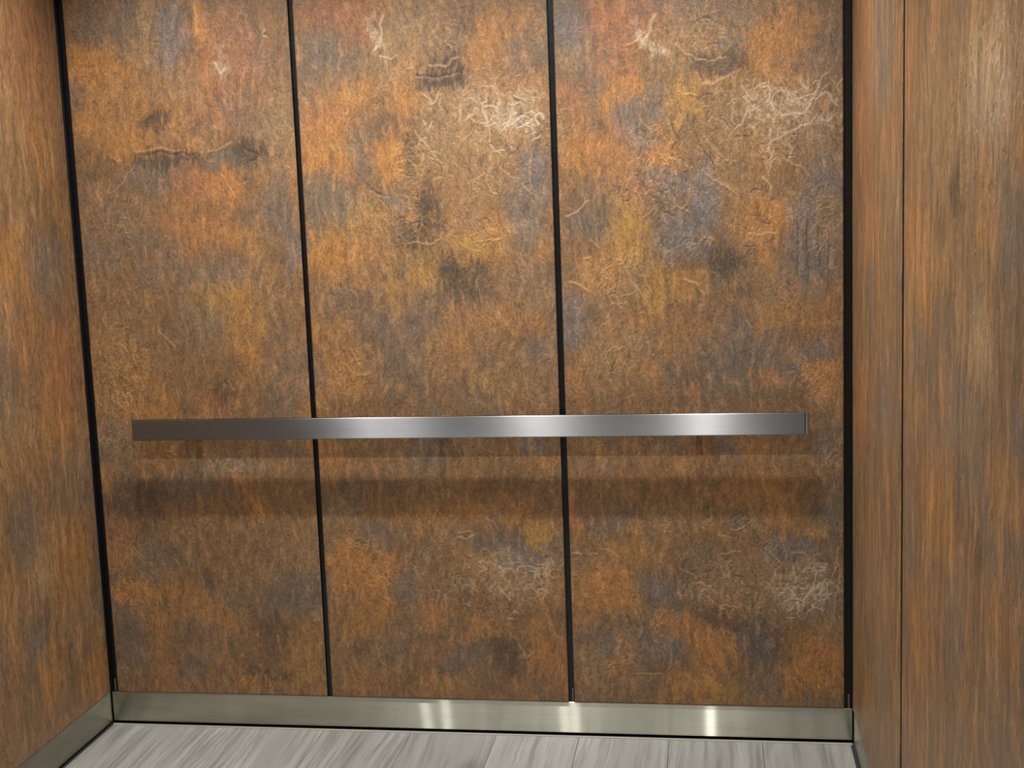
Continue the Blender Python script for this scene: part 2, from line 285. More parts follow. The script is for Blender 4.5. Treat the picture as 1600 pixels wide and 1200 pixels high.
# stains and worn spots of the laminate: colour, place on the wall (metres), half sizes, strength, tilt
STAINS = {
  'back': """G 0.175 1.952 0.109 0.081 0.6 0;O 0.047 1.858 0.06 0.046 0.8 0;T 0.234 1.948 0.034 0.081 0.7 0;S 0.315 1.917 0.054 0.081 0.8 0;O 0.408 1.921 0.019 0.099 0.8 0;R 0.469 1.827 0.106 0.126 0.6 0;P 0.449 1.819 0.019 0.032 0.5 0;O 0.083 1.82 0.09 0.064 0.5 0;G 0.034 1.776 0.045 0.046 0.5 0;O 0.13 1.771 0.12 0.083 0.4 0;T 0.338 1.77 0.059 0.055 0.5 0;R 0.432 1.72 0.117 0.082 0.4 0;G 0.5 1.717 0.058 0.054 0.4 0;O 0.062 1.691 0.06 0.028 0.5 0;D 0.262 1.687 0.03 0.032 0.8 0;O 0.294 1.708 0.039 0.037 0.3 0;O 0.159 1.64 0.12 0.037 0.5 0;D 0.285 1.588 0.109 0.02 0.8 0;D 0.511 1.588 0.058 0.037 0.85 0;G 0.432 1.578 0.059 0.02 0.7 0;T 0.602 1.639 0.043 0.1 0.6 0;O 0.358 1.636 0.049 0.037 0.5 0;G 0.231 1.544 0.1 0.047 0.7 0;D 0.082 1.569 0.081 0.056 0.3 0;R 0.378 1.51 0.089 0.046 0.7 0;O 0.437 1.508 0.059 0.056 0.5 0;O 0.394 1.463 0.118 0.065 0.35 0;G 0.591 1.474 0.039 0.111 0.6 0;S 0.621 1.325 0.029 0.065 0.6 0;G 0.51 1.431 0.039 0.028 0.4 0;G 0.216 1.356 0.081 0.057 0.5 0;S 0.052 1.333 0.061 0.048 0.4 0;R 0.358 1.371 0.109 0.085 0.4 0;G 0.351 1.276 0.15 0.057 0.55 0;T 0.528 1.252 0.059 0.056 0.3 0;Y 0.407 1.218 0.08 0.038 0.45 0;O 0.478 1.102 0.06 0.124 0.35 0;G 0.565 1.062 0.059 0.076 0.35 0;G 0.113 1.454 0.111 0.094 0.3 0;T 0.089 1.168 0.082 0.145 0.2 0;Y 0.373 1.161 0.09 0.076 0.25 0;G 0.339 1.114 0.08 0.058 0.3 0;D 0.398 0.949 0.03 0.039 0.6 0;R 0.385 0.91 0.05 0.029 0.6 0;G 0.566 0.927 0.06 0.039 0.4 0;O 0.056 1.022 0.093 0.098 0.25 0;R 0.746 1.937 0.084 0.044 0.8 0;G 0.73 1.813 0.085 0.089 0.5 0;R 0.843 1.905 0.051 0.07 0.8 0;P 0.885 1.872 0.011 0.048 0.8 20;T 0.948 1.872 0.065 0.07 0.7 0;O 0.772 1.722 0.104 0.081 0.7 0;T 0.889 1.796 0.047 0.053 0.5 0;D 1.105 1.89 0.041 0.043 0.7 0;G 1.067 1.848 0.037 0.035 0.5 0;D 1.036 1.775 0.066 0.023 0.95 0;D 1.074 1.795 0.023 0.026 0.8 0;O 0.932 1.723 0.047 0.071 0.8 0;O 1.14 1.836 0.064 0.07 0.6 0;O 1.223 1.892 0.081 0.035 0.5 0;G 1.265 1.803 0.054 0.078 0.5 0;T 1.08 1.716 0.129 0.053 0.6 0;P 1.233 1.655 0.082 0.053 0.4 0;T 1.158 1.614 0.137 0.106 0.5 0;D 0.873 1.681 0.047 0.04 0.5 0;O 0.896 1.563 0.052 0.05 0.95 0;G 0.825 1.575 0.038 0.072 0.5 0;O 0.717 1.589 0.086 0.091 0.75 0;R 0.712 1.679 0.057 0.045 0.4 0;T 1.028 1.584 0.046 0.054 0.5 0;S 0.89 1.463 0.028 0.023 0.6 0;G 0.709 1.461 0.067 0.055 0.75 0;S 1.273 1.503 0.036 0.071 0.7 0;S 1.232 1.378 0.055 0.09 0.6 0;D 0.993 1.432 0.028 0.064 0.8 0;D 0.952 1.361 0.057 0.037 0.7 0;D 0.947 1.552 0.015 0.054 0.5 0;T 1.106 1.455 0.056 0.072 0.4 0;O 1.168 1.39 0.046 0.045 0.6 0;Y 0.782 1.394 0.086 0.074 0.5 0;O 0.71 1.313 0.077 0.065 0.8 0;O 0.825 1.3 0.057 0.083 0.4 0;Y 0.889 1.242 0.019 0.102 0.4 0;D 1.06 1.256 0.094 0.055 0.8 -30;Y 0.966 1.259 0.057 0.046 0.6 0;Y 1.12 1.346 0.093 0.045 0.5 0;G 1.142 1.208 0.056 0.055 0.3 0;G 0.98 1.166 0.123 0.065 0.5 0;O 1.112 1.163 0.122 0.046 0.5 0;T 1.253 1.187 0.055 0.055 0.35 0;G 0.771 1.19 0.087 0.075 0.4 0;O 0.718 1.106 0.078 0.047 0.4 0;G 0.908 1.055 0.105 0.113 0.55 0;O 1.032 1.053 0.076 0.094 0.3 0;O 0.751 1.001 0.078 0.057 0.5 0;G 1.105 0.976 0.085 0.094 0.45 0;S 1.257 1.048 0.028 0.028 0.5 0;O 1.185 1.115 0.056 0.046 0.35 0;Y 1.152 0.976 0.066 0.056 0.3 0;T 1.273 0.974 0.047 0.074 0.3 0;R 1.495 1.876 0.105 0.068 0.9 0;S 1.38 1.883 0.053 0.052 0.7 0;R 1.375 1.701 0.045 0.052 0.6 0;P 1.577 1.833 0.011 0.053 0.8 28;T 1.659 1.807 0.078 0.077 0.6 0;G 1.747 1.887 0.103 0.034 0.4 0;S 1.772 1.822 0.03 0.017 0.7 0;D 1.737 1.76 0.069 0.032 0.75 0;Y 1.719 1.719 0.087 0.008 0.7 12;O 1.848 1.797 0.051 0.076 0.7 0;O 1.925 1.843 0.084 0.05 0.6 0;O 1.933 1.733 0.11 0.076 0.35 0;G 2.009 1.771 0.042 0.084 0.4 0;R 1.484 1.782 0.062 0.043 0.5 0;T 1.396 1.804 0.062 0.052 0.4 0;O 1.49 1.695 0.071 0.035 0.95 40;G 1.578 1.674 0.053 0.043 0.8 0;S 1.507 1.642 0.044 0.052 0.6 0;Y 1.657 1.679 0.052 0.043 0.7 0;R 1.469 1.557 0.098 0.07 0.4 0;O 1.469 1.557 0.098 0.07 0.6 0;O 1.602 1.551 0.04 0.052 0.9 0;S 1.618 1.471 0.079 0.035 0.7 0;S 1.55 1.579 0.035 0.035 0.5 0;S 1.706 1.45 0.035 0.079 0.7 0;S 1.642 1.329 0.062 0.053 0.8 0;S 1.696 1.389 0.044 0.035 0.6 0;D 1.755 1.254 0.097 0.053 0.8 -30;G 1.41 1.39 0.054 0.063 0.7 0;Y 1.5 1.36 0.063 0.089 0.8 0;T 1.759 1.501 0.07 0.078 0.5 0;O 1.844 1.358 0.078 0.061 0.75 0;S 2.0 1.474 0.043 0.052 0.7 0;S 1.939 1.372 0.043 0.052 0.75 0;S 1.965 1.266 0.06 0.079 0.55 0;T 1.864 1.626 0.154 0.094 0.5 0;P 1.915 1.632 0.102 0.06 0.3 0;T 1.843 1.216 0.061 0.053 0.5 0;R 1.538 1.457 0.044 0.027 0.6 0;O 1.38 1.569 0.045 0.088 0.5 0;O 1.415 1.246 0.073 0.054 0.5 0;T 1.478 1.226 0.081 0.072 0.5 0;S 1.358 1.138 0.037 0.073 0.7 0;Y 1.586 1.205 0.022 0.072 0.6 0;Y 1.649 1.222 0.053 0.027 0.5 0;G 1.824 1.074 0.079 0.072 0.6 0;O 1.929 1.143 0.13 0.062 0.4 0;S 1.972 1.035 0.039 0.025 0.9 0;O 1.998 0.971 0.061 0.036 0.7 0;O 1.858 0.965 0.044 0.027 0.5 0;O 1.859 1.109 0.053 0.045 0.4 0;T 1.464 1.026 0.1 0.092 0.35 0;O 1.646 1.086 0.089 0.063 0.3 0;R 1.662 0.94 0.027 0.018 0.8 0;G 1.752 1.003 0.053 0.036 0.4 0;G 1.911 1.018 0.053 0.054 0.3 0;G 0.061 0.834 0.057 0.054 0.5 0;O 0.029 0.711 0.043 0.041 0.6 0;Y 0.227 0.789 0.028 0.008 0.6 0;G 0.384 0.744 0.152 0.024 0.5 0;P 0.412 0.74 0.083 0.013 0.3 0;O 0.436 0.69 0.041 0.027 0.7 0;O 0.473 0.625 0.041 0.027 0.95 -40;D 0.124 0.649 0.085 0.082 0.6 0;G 0.29 0.69 0.112 0.041 0.6 0;B 0.372 0.567 0.182 0.096 0.7 0;R 0.053 0.567 0.057 0.035 0.5 0;O 0.041 0.504 0.05 0.049 0.4 0;O 0.096 0.393 0.108 0.035 0.8 0;G 0.176 0.491 0.085 0.062 0.55 0;G 0.061 0.223 0.08 0.1 0.7 0;O 0.157 0.253 0.043 0.085 0.45 0;O 0.272 0.353 0.05 0.056 0.5 0;G 0.307 0.256 0.071 0.091 0.5 0;T 0.59 0.521 0.048 0.061 0.45 0;G 0.546 0.37 0.076 0.083 0.4 0;D 0.492 0.279 0.042 0.042 0.5 0;O 0.354 0.319 0.042 0.042 0.5 0;D 0.477 0.153 0.063 0.018 0.7 0;O 0.454 0.125 0.078 0.021 0.5 0;Y 0.584 0.19 0.049 0.077 0.4 0;G 0.251 0.17 0.043 0.042 0.4 0;O 0.155 0.14 0.036 0.036 0.4 0;D 0.319 0.423 0.028 0.028 0.4 0;O 0.709 0.762 0.061 0.013 0.6 0;S 1.255 0.797 0.038 0.019 0.6 0;D 0.772 0.689 0.121 0.04 0.25 0;D 1.102 0.688 0.117 0.033 0.3 0;O 1.273 0.755 0.051 0.013 0.5 0;G 0.714 0.622 0.054 0.033 0.5 0;O 0.948 0.609 0.093 0.04 0.45 0;O 1.165 0.622 0.104 0.039 0.6 0;S 1.125 0.615 0.039 0.02 0.5 0;Y 1.247 0.563 0.039 0.026 0.8 0;G 0.819 0.562 0.054 0.04 0.6 0;T 1.005 0.549 0.046 0.02 0.6 0;G 1.116 0.536 0.085 0.033 0.65 0;S 1.226 0.51 0.084 0.04 0.6 0;G 0.942 0.495 0.04 0.04 0.4 0;O 0.76 0.467 0.115 0.074 0.85 0;T 1.059 0.443 0.132 0.054 0.3 0;G 0.878 0.407 0.034 0.054 0.75 0;P 1.19 0.437 0.118 0.06 0.2 0;D 1.051 0.402 0.073 0.04 0.35 0;O 0.752 0.331 0.109 0.055 0.45 0;O 0.955 0.334 0.06 0.034 0.6 0;O 1.099 0.288 0.06 0.027 0.6 0;G 0.905 0.265 0.088 0.068 0.5 0;R 0.951 0.245 0.074 0.041 0.45 0;G 1.043 0.213 0.073 0.082 0.45 0;D 1.15 0.222 0.046 0.061 0.7 0;O 1.249 0.23 0.059 0.061 0.5 0;R 1.28 0.204 0.046 0.081 0.4 0;G 0.813 0.195 0.041 0.041 0.3 0;T 0.704 0.193 0.055 0.076 0.3 0;O 0.832 0.161 0.034 0.017 0.5 0;Y 0.966 0.136 0.034 0.021 0.5 0;O 1.04 0.144 0.033 0.048 0.3 0;D 0.747 0.235 0.034 0.028 0.5 0;O 0.742 0.138 0.062 0.035 0.35 0;S 1.238 0.106 0.023 0.007 0.8 0;O 1.388 0.79 0.076 0.019 0.4 0;G 1.589 0.801 0.074 0.025 0.4 0;S 1.749 0.79 0.037 0.013 0.6 0;O 1.81 0.793 0.036 0.019 0.5 0;T 1.513 0.754 0.175 0.014 0.4 0;S 1.991 0.792 0.03 0.025 0.5 0;G 2.002 0.584 0.036 0.038 0.7 0;O 1.345 0.603 0.022 0.059 0.6 0;R 1.345 0.603 0.019 0.052 0.5 0;G 1.433 0.59 0.07 0.039 0.5 0;T 1.697 0.603 0.155 0.039 0.3 0;O 1.858 0.692 0.085 0.038 0.3 0;G 1.777 0.597 0.043 0.026 0.7 0;O 1.893 0.603 0.055 0.038 0.5 0;Y 1.972 0.565 0.03 0.025 0.6 0;S 1.911 0.52 0.079 0.032 0.75 0;G 1.677 0.5 0.05 0.032 0.55 0;O 1.429 0.406 0.096 0.073 0.85 0;S 1.569 0.421 0.05 0.039 0.65 0;O 1.495 0.512 0.076 0.026 0.5 0;D 1.645 0.447 0.038 0.039 0.4 0;D 1.718 0.331 0.075 0.026 0.6 0;T 1.757 0.442 0.149 0.058 0.3 0;P 1.941 0.411 0.098 0.052 0.25 0;O 1.617 0.31 0.05 0.033 0.7 0;R 1.611 0.316 0.038 0.026 0.4 0;O 1.717 0.258 0.063 0.059 0.7 0;D 1.835 0.267 0.068 0.072 0.75 0;S 1.835 0.267 0.056 0.066 0.4 0;S 1.565 0.256 0.044 0.04 0.5 0;S 1.431 0.253 0.032 0.027 0.7 0;O 1.456 0.234 0.039 0.053 0.5 0;T 1.391 0.206 0.065 0.081 0.4 0;O 1.645 0.138 0.057 0.04 0.85 0;Y 1.715 0.132 0.044 0.027 0.6 0;O 1.97 0.23 0.086 0.072 0.75 0;R 1.977 0.256 0.037 0.026 0.5 0;T 2.007 0.309 0.037 0.039 0.5 0;S 1.945 0.124 0.019 0.016 0.8 0;G 1.828 0.155 0.056 0.04 0.5 0;O 1.908 0.15 0.031 0.033 0.4 0;R 1.368 0.313 0.052 0.04 0.3 0""",
  'left': """R 0.147 1.835 0.13 0.164 0.4 0;T 0.284 1.666 0.09 0.237 0.4 0;G 0.171 1.311 0.092 0.091 0.7 0;R 0.128 1.07 0.102 0.135 0.5 0;O 0.313 1.222 0.09 0.127 0.4 0;G 0.409 1.009 0.057 0.093 0.5 0;T 0.364 0.921 0.074 0.063 0.4 0;G 0.168 0.731 0.084 0.084 0.4 0;O 0.169 0.52 0.118 0.102 0.5 0;G 0.377 0.662 0.074 0.079 0.6 0;P 0.305 0.524 0.062 0.065 0.25 0;G 0.425 0.377 0.088 0.11 0.4 0;T 0.165 0.339 0.102 0.085 0.35 0;O 0.08 0.181 0.072 0.088 0.5 0;O 0.48 0.413 0.042 0.155 0.4 0""",
  'right': """O 0.928 1.67 0.105 0.109 0.5 0;T 1.359 1.56 0.307 0.108 0.5 0;P 1.617 1.556 0.189 0.086 0.25 0;D 1.376 1.424 0.05 0.027 0.9 0;D 1.263 1.376 0.045 0.048 0.6 0;G 1.727 1.385 0.083 0.067 0.7 0;O 1.589 1.399 0.078 0.065 0.5 0;O 1.013 1.339 0.107 0.109 0.5 0;P 1.58 1.226 0.08 0.05 0.3 0;G 1.502 1.129 0.111 0.044 0.6 0;S 1.767 1.141 0.048 0.022 0.6 0;G 1.53 1.028 0.108 0.053 0.5 0;D 1.556 0.954 0.051 0.026 0.6 0;O 1.723 1.055 0.103 0.047 0.5 0;O 1.227 0.919 0.15 0.083 0.4 0;G 1.377 0.758 0.062 0.078 0.5 0;O 1.11 0.665 0.136 0.09 0.3 0;O 1.732 0.922 0.086 0.063 0.4 0;G 1.669 0.774 0.151 0.05 0.3 0;R 0.254 1.574 0.151 0.286 0.5 0;G 0.585 1.708 0.148 0.1 0.5 0;R 0.192 0.932 0.108 0.093 0.7 0;G 0.598 1.036 0.121 0.106 0.4 0;T 0.5 0.598 0.223 0.287 0.3 0""",
}
EMBOSS = {
  'back': """E 0.097 1.022 0.113 0.156 0.7 0;E 0.092 1.801 0.1 0.073 0.5 0;E 0.142 1.435 0.121 0.075 0.5 0;E 0.527 1.234 0.039 0.075 0.3 0;E 0.357 1.632 0.059 0.037 0.4 0;E 0.243 1.948 0.039 0.081 0.4 0;W 1.233 1.655 0.1 0.079 1.0 0;W 1.132 1.66 0.137 0.097 0.6 0;E 1.15 1.641 0.156 0.115 0.6 0;E 0.989 1.559 0.084 0.072 0.7 0;E 0.897 1.408 0.095 0.073 0.7 0;E 1.05 1.867 0.11 0.052 0.6 0;W 0.885 1.872 0.013 0.053 0.8 20;E 0.75 0.982 0.078 0.067 0.7 0;E 1.139 1.373 0.083 0.073 0.6 0;E 0.764 1.246 0.058 0.065 0.5 0;E 1.181 1.506 0.083 0.081 0.6 0;E 0.715 1.57 0.086 0.091 0.3 0;E 1.022 1.034 0.057 0.075 0.3 0;E 0.923 1.741 0.056 0.071 0.4 0;W 1.915 1.64 0.153 0.077 1.0 0;E 1.847 1.627 0.189 0.103 0.7 0;W 1.863 1.548 0.034 0.069 0.5 0;E 1.863 1.548 0.077 0.078 0.8 0;E 1.602 1.551 0.088 0.079 1.0 0;E 1.582 1.437 0.106 0.062 0.9 0;E 1.469 1.208 0.1 0.081 0.8 0;E 1.703 1.856 0.095 0.051 0.8 0;E 1.641 1.311 0.071 0.044 0.8 0;E 1.844 1.358 0.087 0.053 0.7 0;W 1.577 1.833 0.014 0.056 0.8 28;E 1.465 1.044 0.091 0.092 0.6 0;E 1.973 1.344 0.069 0.122 0.6 0;E 1.849 1.805 0.051 0.076 0.6 0;E 1.724 1.502 0.105 0.105 0.6 0;E 1.928 0.963 0.105 0.045 0.4 0;E 0.085 0.428 0.101 0.091 0.5 0;E 0.384 0.744 0.173 0.02 0.5 0;E 0.075 0.834 0.071 0.041 0.6 0;E 0.078 0.518 0.072 0.056 0.4 0;W 1.19 0.437 0.144 0.08 0.9 0;E 1.157 0.417 0.17 0.087 0.8 0;W 1.025 0.402 0.093 0.054 0.4 0;E 1.025 0.402 0.093 0.061 0.6 0;E 0.955 0.615 0.119 0.046 0.6 0;E 0.8 0.468 0.135 0.101 0.5 0;E 0.991 0.536 0.06 0.033 0.5 0;E 1.152 0.622 0.098 0.039 0.6 0;W 1.196 0.236 0.023 0.061 0.5 0;E 0.734 0.609 0.068 0.034 0.5 0;E 0.781 0.229 0.048 0.062 0.4 0;W 1.941 0.418 0.116 0.064 0.8 0;E 1.941 0.418 0.122 0.071 1.0 0;W 1.719 0.422 0.112 0.046 0.4 0;E 1.719 0.422 0.118 0.059 0.8 0;E 1.85 0.501 0.067 0.051 0.6 0;E 1.783 0.609 0.055 0.038 0.7 0;E 1.672 0.609 0.137 0.039 0.5 0;E 1.869 0.622 0.067 0.038 0.7 0;E 1.429 0.419 0.109 0.079 0.5 0;E 1.496 0.275 0.045 0.073 0.5 0;E 1.371 0.172 0.065 0.061 0.5 0;E 1.592 0.322 0.057 0.033 0.6 0;E 2.003 0.754 0.048 0.037 0.5 0""",
  'left': """E 0.315 1.028 0.152 0.192 0.3 0;E 0.247 0.472 0.162 0.133 0.3 0""",
  'right': """W 1.635 1.554 0.185 0.092 0.8 0;E 1.582 1.503 0.239 0.16 0.7 0;E 1.368 1.406 0.255 0.164 0.5 0;E 1.58 1.226 0.162 0.066 0.4 0""",
}
